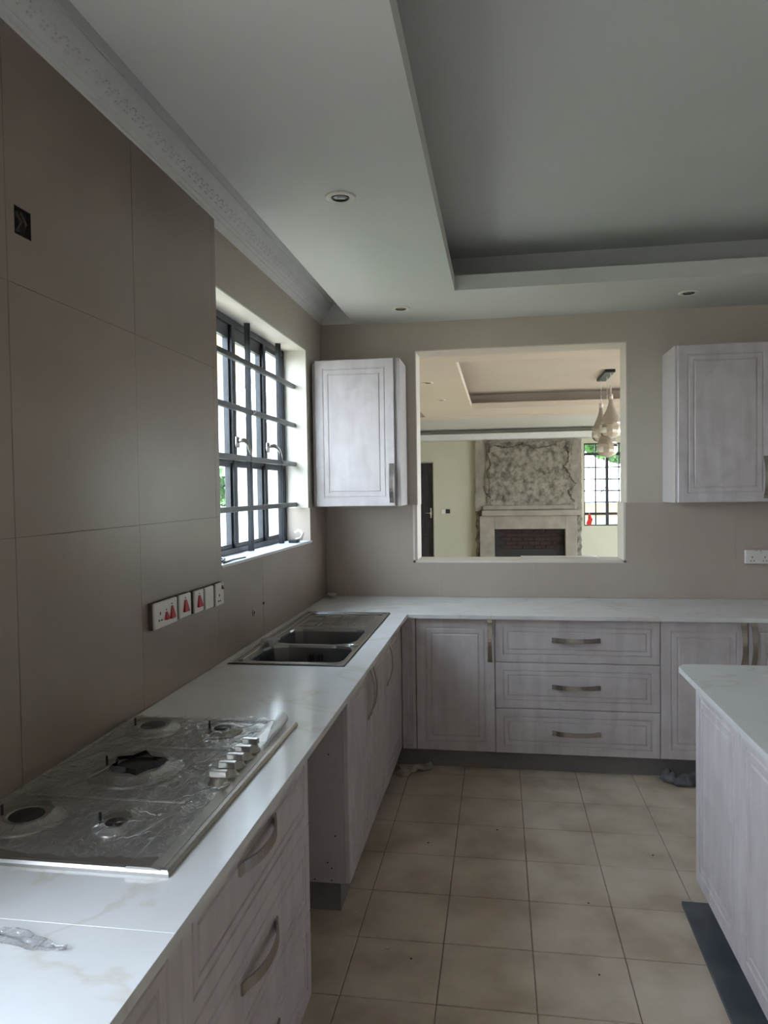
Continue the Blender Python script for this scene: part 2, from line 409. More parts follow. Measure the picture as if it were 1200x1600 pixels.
# ------------------------------------------------------------------ kitchen window
FXm = -.165
win = thing('window_1', 'dark steel casement window in the left wall', 'window', (FXm, (WY0+WY1)/2, WZ0)); win['kind'] = 'structure'
del win['category']
ym = (WY0+WY1)/2
def wb(bm, x0, x1, y0, y1, z0, z1, b=.002): bx(bm, x0-FXm, x1-FXm, y0-ym, y1-ym, z0-WZ0, z1-WZ0, bev=b)
bm = bmesh.new()
wb(bm, -.185, -.145, WY0+.006, WY0+.035, WZ0, WZ1-.006); wb(bm, -.185, -.145, WY1-.038, WY1-.01, WZ0, WZ1-.006)
wb(bm, -.185, -.145, WY0+.006, WY1-.01, WZ0, WZ0+.028); wb(bm, -.185, -.145, WY0+.006, WY1-.01, WZ1-.04, WZ1-.006)
obj('window_frame', bm, M_FRAME, win)
for yy in (3.40, 3.875):
    bm = bmesh.new(); wb(bm, -.19, -.14, yy-.022, yy+.022, WZ0+.028, WZ1-.04); obj('mullion', bm, M_FRAME, win)
# casement sashes with glass between the mullions
for (a, b) in ((WY0+.035, 3.378), (3.422, 3.853), (3.897, WY1-.038)):
    for (c, d) in ((WZ0+.028, 1.70), (1.725, WZ1-.04)):
        bm = bmesh.new()
        wb(bm, -.178, -.155, a, a+.018, c, d, 0); wb(bm, -.178, -.155, b-.018, b, c, d, 0)
        wb(bm, -.178, -.155, a+.018, b-.018, c, c+.018, 0); wb(bm, -.178, -.155, a+.018, b-.018, d-.018-(.045 if d > 2 and a < 3.8 else 0), d, 0)
        s = obj('sash', bm, M_FRAME, win)
        bm = bmesh.new(); wb(bm, -.168, -.165, a+.018, b-.018, c+.018, d-.018, 0)
        obj('pane', bm, M_GLASS, s)
    bm = bmesh.new(); wb(bm, -.188, -.146, a, b, 1.70, 1.725, 0); obj('transom', bm, M_FRAME, win)
# catches on the mullions
for yy, zz, s in ((3.40, 1.80, .55), (3.875, 1.80, 1)):
    bm = bmesh.new()
    wb(bm, -.14, -.125, yy-.016, yy+.016, zz-.025, zz+.03)
    tube(bm, [(-.125-FXm, yy-ym, zz+.01-WZ0), (-.10-FXm, yy+.03*s-ym, zz+.012-WZ0), (-.088-FXm, yy+.065*s-ym, zz-.005-WZ0), (-.08-FXm, yy+.088*s-ym, zz-.05-WZ0), (-.078-FXm, yy+.09*s-ym, zz-.085-WZ0)], [.011, .012, .009, .006, .005])
    obj('catch', bm, M_HANDLE, win, smooth=True)
# burglar bars in front of the glass
gr = thing('burglar_bars', 'grey welded burglar grille fixed in the kitchen window opening', 'window bars', (-.09, ym, WZ0))
for zz in (2.187, 1.955, 1.722, 1.480):
    bm = bmesh.new(); bx(bm, -.012, .012, WY0+.006-ym, WY1-.008-ym, zz-.013-WZ0, zz+.013-WZ0, bev=.003); obj('crossbar', bm, M_GRILLE, gr)
for yy in (3.02, 3.50, 4.015):
    if yy < 3.2: continue
    bm = bmesh.new(); bx(bm, -.030, -.0125, yy-.0035-ym, yy+.0035-ym, .001, WZ1-WZ0-.0065); obj('upright', bm, M_GRILLE, gr)
    bm = bmesh.new(); bx(bm, -.0125, .0, yy-.003-ym, yy+.003-ym, .002, WZ1-WZ0-.008); obj('upright', bm, M_FRAME, gr)
bm = bmesh.new(); lathe(bm, [(0, -.011), (.007, -.008), (.011, 0), (.007, .008), (0, .011)], .016, 3.49-ym, 12, 1.958-WZ0); obj('weld_knob', bm, M_STEEL, gr, True)

# things on the sill
t = thing('window_stay', 'loose dark metal window stay lying at the near end of the sill', 'window stay', (-.06, 2.95, WZ0))
bm = bmesh.new(); tube(bm, [(.03, -.07, .006), (.02, .0, .006), (.0, .07, .007), (-.035, .12, .007), (-.05, .11, .007)], .0055); obj('bar', bm, M_FRAME, t, True)
bm = bmesh.new(); tube(bm, [(.05, -.07, .004), (.035, .08, .004), (.05, .20, .004)], .0035); obj('pin_rod', bm, M_FRAME, t, True)
t = thing('window_fastener', 'pale metal window fastener lying at the far end of the sill', 'fastener', (-.042, 4.10, WZ0))
bm = bmesh.new(); bx(bm, -.03, .02, -.06, .0, .001, .02, bev=.003); obj('plate', bm, M_FRAME, t)
bm = bmesh.new(); tube(bm, [(0, .0, .015), (.02, .03, .02), (.025, .05, .05), (0, .045, .07), (-.02, .05, .055)], [.011, .012, .010, .009, .008]); obj('hook', bm, M_WHITE, t, True)

# ------------------------------------------------------------------ added daylight openings out of view, and the house beyond
# (frame of an unseen yard doorway, added to let in fill daylight)
dr = thing('door_added', 'frame of an unseen yard doorway added behind the camera for daylight', 'door', (WX-.1, -1.575, 0)); dr['kind'] = 'structure'; del dr['category']
bm = bmesh.new(); bx(bm, -.04, .04, -.27, -.23, .1, 2.19); bx(bm, -.04, .04, .23, .27, .1, 2.19); bx(bm, -.04, .04, -.23, .23, 2.15, 2.19); obj('door_frame', bm, M_FRAME, dr)

w3 = thing('window_added', 'frame of an unseen second kitchen window added beside the camera for daylight', 'window', (WX-.13, .19, 1.08)); w3['kind'] = 'structure'; del w3['category']  # unseen window, added to light the near worktop and island
bm = bmesh.new(); bx(bm, -.02, .02, -.61, -.58, 0, 1.27); bx(bm, -.02, .02, .58, .61, 0, 1.27); bx(bm, -.02, .02, -.58, .58, 0, .03); bx(bm, -.02, .02, -.58, .58, 1.24, 1.27); bx(bm, -.02, .02, -.02, .02, .03, 1.24); obj('window_frame', bm, M_FRAME, w3)
# dining room
LY = 14.0
bm = bmesh.new()
prism(bm, rect(-.2, 6.8, D+.232, 10.83), [rect(.06+.2, .06+.201, 5.0, 5.001)][:0]+[rect(.775, 5.2, 6.22, 9.90)], *XY(ZC, ZC+.075))
bm2 = bmesh.new(); prism(bm2, rect(.06, 6.8, D+.232, 10.83), [rect(.775, 5.2, 6.22, 9.90)], *XY(ZC, ZC+.075)); bm.free()
struct('ceiling_dining', bm2, M_CEILD, label='white dropped ceiling of the dining area')
bm = bmesh.new(); prism(bm, rect(.06, 6.8, D+.232, 10.83), [rect(.475, 5.5, 5.92, 10.2)], *XY(ZC+.075, 2.85)); struct('ceiling_dining_recess', bm, M_TRAYD)
struct('ceiling_dining_tray', box(-.2, 6.8, D+.232, 11.25, 2.85, 2.95), M_TRAYD)
struct('trim_8', box(-.2, 6.8, 10.83, 11.22, 2.625, 2.85), M_CEILD)
struct('ceiling_living', box(-1.3, 7.0, 11.22, 14.0, 2.66, 2.95), M_CEIL)
bm = bmesh.new(); bx(bm, -1.3, 6.8, 13.6, 13.64, 2.463, 2.57); bx(bm, -1.3, 6.8, 13.64, 14.0, 2.463, 2.49)
struct('trim_9', bm, M_CEIL, label='white light cove along the fireplace wall')
struct('wall_dining_left', box(-.35, -.2, D+.012, 11.22, 0, 3.0), M_LWALL)
struct('wall_living_left', box(-1.45, -1.3, 11.2, 14.2, 0, 3.0), M_LWALL)
struct('wall_living_front', box(-1.45, -.35, 11.05, 11.2, 0, 3.0), M_LWALL)
bm = bmesh.new(); prism(bm, rect(D+.012, 14.2, 0, 3.0), [rect(5.6, 10.4, .2, 2.58), rect(11.4, 13.4, .2, 2.4)], *YZ(6.8, 7.0)); struct('wall_living_right', bm, M_LWALL)
bm = bmesh.new(); prism(bm, rect(-1.45, 7.0, 0, 3.0), [rect(2.69, 3.92, .83, 2.372), rect(-1.0, -.115, .0+.02, 2.085)], *XZ(LY, LY+.2)); struct('wall_living_back', bm, M_LWALL, label='pale green painted wall with the fireplace')
struct('floor_living', box(-1.45, WX-.2, 11.05, 14.2, -.15, 0), M_FLOOR)

# dark door beyond
d2 = thing('door_2', 'black panelled wooden door at the left of the fireplace wall', 'door', (-.555, LY+.05, 0)); d2['kind'] = 'structure'; del d2['category']
bm = bmesh.new(); bx(bm, -.43, .425, 0, .045, .025, 2.06); obj('door_leaf', bm, M_DOOR, d2)
for zz in (.2, .78, 1.36):
    for xx in (-.33, .03):
        bm = bmesh.new(); bx(bm, xx, xx+.3, -.012, 0, zz, zz+.48, bev=.008); obj('door_panel', bm, M_DOOR, d2)
bm = bmesh.new(); bx(bm, -.445, -.43, -.06, .05, .025, 2.08); bx(bm, .425, .44, -.06, .05, .025, 2.08); bx(bm, -.43, .425, -.06, .05, 2.06, 2.08); obj('door_frame', bm, M_CONC3, d2)
bm = bmesh.new(); bx(bm, .36, .40, -.03, 0, 1.0, 1.2, bev=.004); tube(bm, [(.38, -.03, 1.1), (.38, -.06, 1.1), (.28, -.065, 1.1)], .009); obj('door_handle', bm, M_STEEL, d2, True)

# living room window
w2 = thing('window_2', 'dark framed garden window at the right of the fireplace', 'window', (3.305, LY+.1, .83)); w2['kind'] = 'structure'; del w2['category']
bm = bmesh.new()
bx(bm, -.615, -.59, -.03, .03, 0, 1.54); bx(bm, .59, .615, -.03, .03, 0, 1.54); bx(bm, -.59, .59, -.03, .03, 0, .025); bx(bm, -.59, .59, -.03, .03, 1.515, 1.54)
obj('window_frame', bm, M_FRAME, w2)
for z0, z1 in ((1.315, 1.365), (.20, .25)):
    bm = bmesh.new(); bx(bm, -.59, .59, -.03, .03, z0, z1); obj('transom', bm, M_FRAME, w2)
for xx in (-.19, .22):
    bm = bmesh.new(); bx(bm, xx-.028, xx+.028, -.035, .035, .025, 1.515); obj('mullion', bm, M_FRAME, w2)
for xx in (-.40, .02, .42):
    bm = bmesh.new(); bx(bm, xx-.012, xx+.012, -.045, -.031, .025, 1.515); obj('glazing_bar', bm, M_FRAME, w2)
for zz in (.44, .655, .87, 1.09):
    bm = bmesh.new(); bx(bm, -.59, .59, -.045, -.031, zz-.012, zz+.012); obj('glazing_bar', bm, M_FRAME, w2)
bm = bmesh.new(); bx(bm, -.59, .59, .034, .038, .025, 1.515); obj('pane', bm, M_GLASS, w2)
bm = bmesh.new(); tube(bm, [(-.22, -.04, .72), (-.27, -.06, .66), (-.33, -.05, .60)], .01); obj('stay', bm, M_FRAME, w2, True)
t = thing('red_cloth', 'red cloth hanging at the lower left corner of the garden window', 'cloth', (2.77, LY-.03, 1.04))
bm = bmesh.new()
pts = [(-.01, .01), (.03, .01), (.045, -.05), (.07, -.08), (.035, -.20), (-.055, -.17), (-.02, -.09)]
prism(bm, pts, [], *XZ(-.012, .012)); obj('cloth_body', bm, M_TAG, t)
bm = bmesh.new(); tube(bm, [(.01, 0, 0), (.01, .03, .04)], .004); obj('loop', bm, M_WHITE, t)

# wall switch near the fireplace
t = thing('wall_switch', 'white and black switch box on the wall left of the fireplace', 'switch', (.11, LY, 1.13))
bm = bmesh.new(); bx(bm, -.08, .0, -.012, 0, -.045, .045, bev=.003); obj('plate', bm, M_WHITE, t)
bm = bmesh.new(); bx(bm, .005, .085, -.02, 0, -.04, .04, bev=.003); obj('back_box', bm, M_BLACK, t)['label'] = 'black open back box'

# fireplace
fp = thing('fireplace', 'unfinished cement fireplace and chimney breast seen through the opening', 'fireplace', (1.66, LY, 0))
def rough_slab(x0, x1, z0, z1, y0, y1, nx, nz, amp, seed, ragged=.0, hole=None):
    bm = bmesh.new(); V = {}
    for i in range(nx+1):
        for k in range(nz+1):
            x = x0+(x1-x0)*i/nx; z = z0+(z1-z0)*k/nz
            edge = i in (0, nx) or k in (0, nz)
            n_ = noise.noise(Vector((x*9, z*9, seed)))+.5*noise.noise(Vector((x*25, z*25, seed)))
            if edge: x += ragged*noise.noise(Vector((x*7, z*11, seed+3))); z += ragged*noise.noise(Vector((x*11, z*7, seed+5)))
            V[i, k] = bm.verts.new((x, y0+n_*amp, z))
    fr = [bm.faces.new([V[i, k], V[i+1, k], V[i+1, k+1], V[i, k+1]]) for i in range(nx) for k in range(nz)]
    ext = bmesh.ops.extrude_face_region(bm, geom=fr)
    for v in ext['geom']:
        if isinstance(v, bmesh.types.BMVert): v.co.y = y1
    return bm
bm = bmesh.new()
obj('chimney_breast', rough_slab(-.975, .975, 1.14, 2.46, -.10, 0, 46, 30, .010, 1, .02), M_CONC, fp)
obj('hacked_patch', rough_slab(-.78, .80, 1.19, 2.42, -.125, -.095, 60, 46, .010, 4, .06), M_CONC2, fp)['label'] = 'dark hacked rough plaster area'
bm = bmesh.new(); bx(bm, -.84, .86, -.17, -.09, 1.15, 1.235, bev=.012); obj('mantel_ledge', bm, M_CONC3, fp)
bm = bmesh.new(); bx(bm, -.86, .965, -.26, 0, 1.04, 1.145, bev=.01); obj('mantel_shelf', bm, M_CONC3, fp)
for a, b in ((-.90, -.625), (.67, .88)):
    bm = bmesh.new(); bx(bm, a, b, -.2, 0, 0, 1.04, bev=.006); obj('jamb', bm, M_CONC3, fp)
bm = bmesh.new(); bx(bm, -.625, .67, -.2, 0, .79, 1.04, bev=.006); obj('lintel', bm, M_CONC3, fp)
obj('side_plaster', rough_slab(-.97, -.905, 0, 1.13, -.12, 0, 4, 30, .015, 7, .03), M_CONC2, fp)
obj('side_plaster', rough_slab(.885, .965, 0, 1.03, -.12, 0, 4, 30, .015, 9, .03), M_CONC2, fp)
bm = bmesh.new(); bx(bm, -.625, .67, -.02, -.001, 0, .79); obj('firebox_back', bm, M_BLACK, fp)
b = box(0, .20, 0, .03, 0, .065, bev=.004); me = bpy.data.meshes.new('brick'); b.to_mesh(me); b.free(); me.materials.append(M_BRICK)
for r in range(5, 10):
    for k in range(-1, 7):
        x = -.625+k*.212+(.1 if r % 2 else 0)
        if x < -.62 or x+.2 > .67: continue
        o = bpy.data.objects.new('brick', me); C.objects.link(o); o.parent = fp; o.location = (x, -.05+random.uniform(-.004, .004), .03+r*.076)

for pts in ([(-.70, 2.38), (-.74, 2.2), (-.68, 2.02), (-.76, 1.85), (-.70, 1.66), (-.73, 1.45), (-.66, 1.30)], [(.70, 2.38), (.74, 2.15), (.68, 1.95), (.76, 1.78), (.86, 1.62), (.74, 1.50), (.80, 1.35), (.86, 1.28)],
            [(-.62, 2.36), (-.35, 2.31), (-.1, 2.37), (.2, 2.30), (.55, 2.36)]):
    bm = bmesh.new(); P_ = []
    for a, b in zip(pts, pts[1:]):
        for q in range(7):
            t_ = q/7; P_.append((a[0]+(b[0]-a[0])*t_+.05*noise.noise(Vector((a[0]*9+q, b[1]*7, 1))), -.132, a[1]+(b[1]-a[1])*t_+.02*noise.noise(Vector((a[1]*9, q*3, 4)))))
    tube(bm, P_, [.006+.035*abs(noise.noise(Vector((k*1.9, 3, 2)))) for k in range(len(P_))], 5); obj('crack_edge', bm, M_CRACK, fp)
# pendant cluster
pl = thing('pendant_lamp', 'three hanging silver teardrop glass shades on a black bar', 'pendant lamp', (2.345, 8.7, 2.85))
bm = bmesh.new(); bx(bm, -.055, .055, -.36, .36, -.035, 0, bev=.006); obj('ceiling_bar', bm, M_BLACK, pl)
for dx, dy, zt, hh, r in ((-.012, .30, -.30, .47, .110), (.012, -.02, -.47, .49, .120), (.012, -.30, -.27, .49, .125)):
    bm = bmesh.new(); tube(bm, [(dx, dy, -.035), (dx, dy, zt-.0)], .003, 6); obj('cable', bm, M_CLEAR, pl)
    bm = bmesh.new(); lathe(bm, [(.012, .0), (.014, .012), (.022, .0), (.024, -.055)][2:], dx, dy, 16, zt); tube(bm, [(dx, dy, zt), (dx, dy, zt+.09)], .006); obj('lamp_cap', bm, M_WHITE, pl, True)
    up_, lo_ = [], []
    for q in range(15):
        t_ = q/14; z_ = -.055-t_*(hh-.055-.0)
        rad = .022+(r-.022)*(math.sin(min(t_/.78, 1)*PI/2)**2.0) if t_ <= .78 else r*math.sqrt(max(0, 1-((t_-.78)/.22)**2))
        (up_ if t_ <= .68 else lo_).append((max(rad, .0005), z_))
    lo_ = [up_[-1]]+lo_
    bm = bmesh.new(); lathe(bm, up_, dx, dy, 24, zt); g1 = obj('shade', bm, M_GREYGL, pl, True)
    bm = bmesh.new(); lathe(bm, lo_, dx, dy, 12, zt); obj('mirror_bowl', bm, M_CHROME, g1)['label'] = 'faceted mirrored lower bowl'

# ceiling spotlights
def spot(x, y, z, label, group=None):
    t = thing('ceiling_spotlight', label, 'ceiling light', (x, y, z), 0, group)
    bm = bmesh.new()
    lathe(bm, [(.032, -.001), (.040, -.007), (.054, -.005), (.056, .0), (.032, .0), (.032, -.001)], 0, 0, 28); obj('ring', bm, M_REVEAL, t, True)
    bm = bmesh.new(); lathe(bm, [(0, -.0025), (.018, -.004), (.024, -.0015), (.034, -.0012), (.0355, -.0008)], 0, 0, 24); obj('lamp', bm, M_LAMP, t, True)
    bm = bmesh.new(); tube(bm, [(.03*math.cos(a), .03*math.sin(a), -.003) for a in [2*PI*k/16 for k in range(17)]], .003, 6, False); obj('clip', bm, M_FRAME, t, True)
    return t
spot(.563, 2.636, ZC, 'recessed ceiling spotlight nearest the camera, left of the tray')
spot(.561, 4.303, ZC, 'recessed ceiling spotlight above the left wall cabinet')
spot(2.173, 4.292, ZC, 'recessed ceiling spotlight above the right wall cabinet')
spot(.43, 7.336, ZC, 'recessed dining ceiling spotlight nearer the serving opening')
spot(.45, 8.795, ZC, 'recessed dining ceiling spotlight farther from the serving opening')

# ------------------------------------------------------------------ cabinet builder
GROOVE = [(0, .003), (.003, 0), (.050, 0), (.052, .0045), (.057, .0045), (.061, .0005), (.064, .0005), (.082, .0005), (.084, .0045), (.089, .0045), (.093, .0)]
def front(name, parent, x0, x1, z0, z1, y, th=.018, m=M_WOOD, ins=1.0):
    """routed panel front, face at local y, body behind it (y+th)"""
    bm = bmesh.new(); rings = []
    prof = [(0, th)]+[(a*ins, b) for a, b in GROOVE]
    for a, d in prof:
        rings.append([bm.verts.new(p) for p in ((x0+a, y+d, z0+a), (x1-a, y+d, z0+a), (x1-a, y+d, z1-a), (x0+a, y+d, z1-a))])
    for i in range(len(rings)-1):
        for k in range(4): bm.faces.new([rings[i][k], rings[i][(k+1) % 4], rings[i+1][(k+1) % 4], rings[i+1][k]])
    bm.faces.new(rings[-1]); bm.faces.new(rings[0])
    return obj(name, bm, m, parent)
def handle(parent, cx, cz, y, length=.25, vertical=False, m=M_HANDLE):
    bm = bmesh.new(); n = 14; sec = []
    for i in range(n+1):
        t = -1+2*i/n; off = .003+.027*max(0, 1-(abs(t)/.88)**2.2)**.8; wd = .011+.002*abs(t)
        sec.append((t*length/2, off, wd))
    rings = []
    for s, off, wd in sec:
        q = []
        for a, b in ((-wd, -off-.003), (wd, -off-.003), (wd, -off+.003), (-wd, -off+.003)):
            q.append(bm.verts.new((cx+a, y+b, cz+s) if vertical else (cx+s, y+b, cz+a)))
        rings.append(q)
    for i in range(n):
        for k in range(4): bm.faces.new([rings[i][k], rings[i][(k+1) % 4], rings[i+1][(k+1) % 4], rings[i+1][k]])
    bm.faces.new(rings[0]); bm.faces.new(rings[-1])
    return obj('handle', bm, m, parent)
def cabinet(label, loc, rz, w_, z0, z1, depth, fronts, name='base_cabinet', cat='cabinet', legs=True, gap=.0015, group=None, hollow=None):
    """local x = width, front faces -y at y=-depth; back at y=0"""
    t = thing(name, label, cat, loc, rz, group)
    yb = -depth+.019
    bm = bmesh.new()
    if hollow:
        bx(bm, .0005, .018, yb, -.001, z0, hollow[0]); bx(bm, w_-.018, w_-.0005, yb, -.001, z0, hollow[1]); bx(bm, .018, w_-.018, yb, -.001, z0, z0+.018); bx(bm, .018, w_-.018, -.008, -.001, z0+.018, z1)
    else: bx(bm, .0005, w_-.0005, yb, -.001, z0, z1)
    c = obj('carcass', bm, M_CARC, t)
    for f in fronts:
        kind, x0, x1, a, b = f[:5]
        fr = front(kind, t, x0+gap, x1-gap, a+gap, b-gap, -depth, ins=f[6] if len(f) > 6 else 1.0)
        h = f[5]
        if h: handle(fr, h[0], h[1], -depth, h[2] if len(h) > 2 else .25, kind == 'door')
    if legs:
        for lx in (.12, w_-.12):
            for ly in (-depth+.12, -.08):
                bm = bmesh.new(); lathe(bm, [(.022, 0), (.022, .01), (.014, .014), (.014, z0)], lx, ly, 10); obj('leg', bm, M_BLACK, t)
    return t
ZB, ZT = .106, .847
# back run; depth so that the fronts stand at y = 4.014
bd = D-.001-4.014
cabinet('narrow filler cabinet with one tall groove in the inner corner of the counters', (.577, 4.12, 0), 0, .079, ZB, ZT, 4.12-4.014, [('filler_panel', -.0, .079, ZB, ZT, None, .35)], name='corner_filler', legs=False)
cabinet('base cabinet with one door left of the three drawers, under the serving opening', (.657, D-.001, 0), 0, .436, ZB, ZT, bd, [('door', 0, .436, ZB, ZT, (.409, .725, .235))])
cabinet('wide base cabinet with three drawers under the serving opening', (1.093, D-.001, 0), 0, .867, ZB, ZT, bd,
        [('drawer', 0, .867, .608, ZT, (.432, .735, .255), .8), ('drawer', 0, .867, .354, .608, (.432, .479, .255), .8), ('drawer', 0, .867, ZB, .354, (.432, .226, .255), .8)])
cabinet('base cabinet with one door right of the three drawers, partly behind the island', (1.96, D-.001, 0), 0, .437, ZB, ZT, bd, [('door', 0, .437, ZB, ZT, (.412, .725, .235))])
cabinet('base cabinet at the right picture edge behind the island', (2.397, D-.001, 0), 0, .437, ZB, ZT, bd, [('door', 0, .437, ZB, ZT, (.025, .725, .235))])
cabinet('base cabinet farthest right on the back wall, out of the frame', (2.834, D-.001, 0), 0, .60, ZB, ZT, bd, [('door', 0, .60, ZB, ZT, (.56, .725, .235))])
bm = bmesh.new(); bx(bm, .54, 3.43, 4.062, 4.078, 0, ZB-.001, bev=.001)
tag(obj('kickboard', bm, M_KICK), 'grey kickboard under the back run of cabinets', 'kickboard')

# left run, fronts at x = .575
ld = .574
# rz=90deg : local x -> world y, local -y -> world +x
cabinet('drawer cabinet with long bow handles under the hob', (.001, 1.163, 0), PI/2, .842, ZB, ZT, ld,
        [('drawer', 0, .842, .608, ZT, (.40, .765, .25), .8), ('drawer', 0, .842, .354, .608, (.40, .51, .25), .8), ('drawer', 0, .842, ZB, .354, (.40, .255, .25), .8)])
cabinet('base cabinet with a door under the near end of the worktop', (.001, .70, 0), PI/2, .463, ZB, ZT, ld, [('door', 0, .463, ZB, ZT, (.03, .72, .24))])
cabinet('base cabinet at the nearest end of the left run, below the frame', (.001, .11, 0), PI/2, .589, ZB, ZT, ld, [('door', 0, .589, ZB, ZT, (.03, .72, .24))])
s0 = 2.56
sinkc = cabinet('sink cabinet with two doors and bow handles side by side', (.001, s0, 0), PI/2, .87, .125, ZT, ld,
        [('door', 0, .435, .125, ZT, (.405, .725, .24)), ('door', .435, .87, .125, ZT, (.465, .725, .24))], hollow=(ZT, .68))
for xx, zz in ((-.52, .30), (-.49, .20), (-.505, .18), (-.505, .135), (-.44, .135), (-.50, .60)):
    bm = bmesh.new(); tube(bm, [(.0006, xx, zz), (-.0006, xx, zz)], .0028, 8); obj('screw_hole', bm, M_DARK, sinkc)
cabinet('base cabinet with one door between the sink cabinet and the corner', (.001, s0+.87, 0), PI/2, .583, .115, ZT, ld, [('door', 0, .582, .115, ZT, (.055, .725, .24))], hollow=(.68, ZT))
bm = bmesh.new(); bx(bm, .514, .53, 2.60, 4.06, 0, .113); bx(bm, .05, .514, 2.60, 2.616, 0, .113)
tag(obj('kickboard', bm, M_KICK), 'grey kickboard under the sink run, returning at its open near end', 'kickboard')
bm = bmesh.new(); bx(bm, .50, .516, .12, 1.98, 0, .10)
tag(obj('kickboard', bm, M_KICK), 'grey kickboard under the hob drawers', 'kickboard')

# worktop: near slab and L-shaped slab with sink cut-out
wt = thing('worktop', 'white veined marble worktop running along the left and back walls', 'worktop', (0, 0, H))
def slab(outer, holes, z0, z1, parent, off=(0, 0)):
    bm = bmesh.new(); prism(bm, [(x-off[0], y-off[1]) for x, y in outer], [[(x-off[0], y-off[1]) for x, y in h] for h in holes], *XY(z0, z1))
    bmesh.ops.recalc_face_normals(bm, faces=bm.faces)
    es = [e for e in bm.edges if len(e.link_faces) == 2 and e.calc_face_angle() > 1.2 and max(v.co.z for v in e.verts) > z1-1e-5]
    bmesh.ops.bevel(bm, geom=es, offset=.0005, segments=1, affect='EDGES')
    return obj('slab', bm, M_MARBLE, parent)
slab(rect(.001, XF, .10, 1.058), [], -.021, 0, wt)
slab([(.001, 1.0583), (XF, 1.0583), (XF, YF), (3.45, YF), (3.45, D-.001), (.001, D-.001)], [rect(.085, .50, 2.815, 3.52)], -.021, 0, wt)

# sink
sk = thing('kitchen_sink', 'double bowl stainless steel sink with square-patterned drainer below the window', 'sink', (.04, 2.78, H))
SW, SL = .475, 1.225
def bowl_outline(x0, x1, y0, y1, c1=.05, c2=.05, c3=.09, c4=.09):
    p = []
    for (cx, cy, c, sx_, sy_) in ((x0, y0, c1, 1, 1), (x1, y0, c2, -1, 1), (x1, y1, c3, -1, -1), (x0, y1, c4, 1, -1)):
        a = [(cx, cy+sy_*c), (cx+sx_*c*.25, cy+sy_*c*.25), (cx+sx_*c, cy)]
        if sx_*sy_ < 0: a = a[::-1]
        p += a
    return p
b1 = bowl_outline(.06, .455, .045, .355); b2 = bowl_outline(.06, .435, .385, .725, .09, .09, .05, .05)
bm = bmesh.new(); prism(bm, rect(.0, SW, .0, SL), [b1, b2], *XY(.0002, .004)); obj('deck', bm, M_STEEL, sk)
bm = bmesh.new()
for a in (rect(0, SW, 0, .012), rect(0, SW, SL-.012, SL), rect(0, .012, .012, SL-.012), rect(SW-.012, SW, .012, SL-.012)):
    bx(bm, a[0][0], a[1][0], a[0][1], a[2][1], .004, .0075, bev=.0015)
obj('rim', bm, M_STEEL, sk)
bm = bmesh.new(); prism(bm, rect(-.004, SW+.004, -.004, SL+.004), [rect(.003, SW-.003, .003, SL-.003)], *XY(.0001, .0022)); obj('gasket', bm, M_BLACK, sk)
for oo in (b1, b2):
    cx = sum(p[0] for p in oo)/len(oo); cy = sum(p[1] for p in oo)/len(oo)
    bm = bmesh.new(); rings = []
    for s_, z_ in ((1, .0045), (.985, -.006), (.93, -.15), (.86, -.168), (.0, -.172)):
        rings.append([bm.verts.new((cx+(x-cx)*s_, cy+(y-cy)*s_, z_)) for x, y in oo] if s_ else [bm.verts.new((cx, cy, z_))])
    n = len(oo)
    for i in range(3):
        for k in range(n): bm.faces.new([rings[i][k], rings[i][(k+1) % n], rings[i+1][(k+1) % n], rings[i+1][k]])
    for k in range(n): bm.faces.new([rings[3][k], rings[3][(k+1) % n], rings[4][0]])
    bw = obj('bowl', bm, M_BOWL, sk)
    bm = bmesh.new(); lathe(bm, [(0, -.160), (.03, -.160), (.045, -.164), (.05, -.170)], cx, cy, 20); obj('drain', bm, M_STEEL, bw, True)
bm = bmesh.new()
for k, dx in enumerate((-.026, -.015, 0, .015, .026)):
    if k == 2: lathe(bm, [(0, -.052), (.003, -.052), (.003, -.046), (0, -.046)], .27, .333, 8)
    else: bx(bm, .27+dx-.0025, .27+dx+.0025, .331, .341, -.062, -.034)
obj('overflow_slots', bm, M_BLACK, sk)
for i in range(4):
    for j in range(2):
        bm = bmesh.new(); x0 = .075+i*.085; y0 = .80+j*.155
        prism(bm, rect(x0, x0+.078, y0, y0+.147), [rect(x0+.008, x0+.070, y0+.010, y0+.137)], *XY(.004, .009)); obj('drainer_ridge', bm, M_STEEL, sk)
bm = bmesh.new(); bx(bm, .03, .44, 1.16, 1.185, .004, .009, bev=.003); bx(bm, .022, .045, .05, 1.15, .004, .009, bev=.003); obj('raised_edge', bm, M_STEEL, sk)
bm = bmesh.new()
tube(bm, [(.40, .375, .004), (.452, .352, .0055)], .004); tube(bm, [(.41, .388, .004), (.462, .365, .0055)], .004); obj('bowl_ridge', bm, M_STEEL, sk, True)
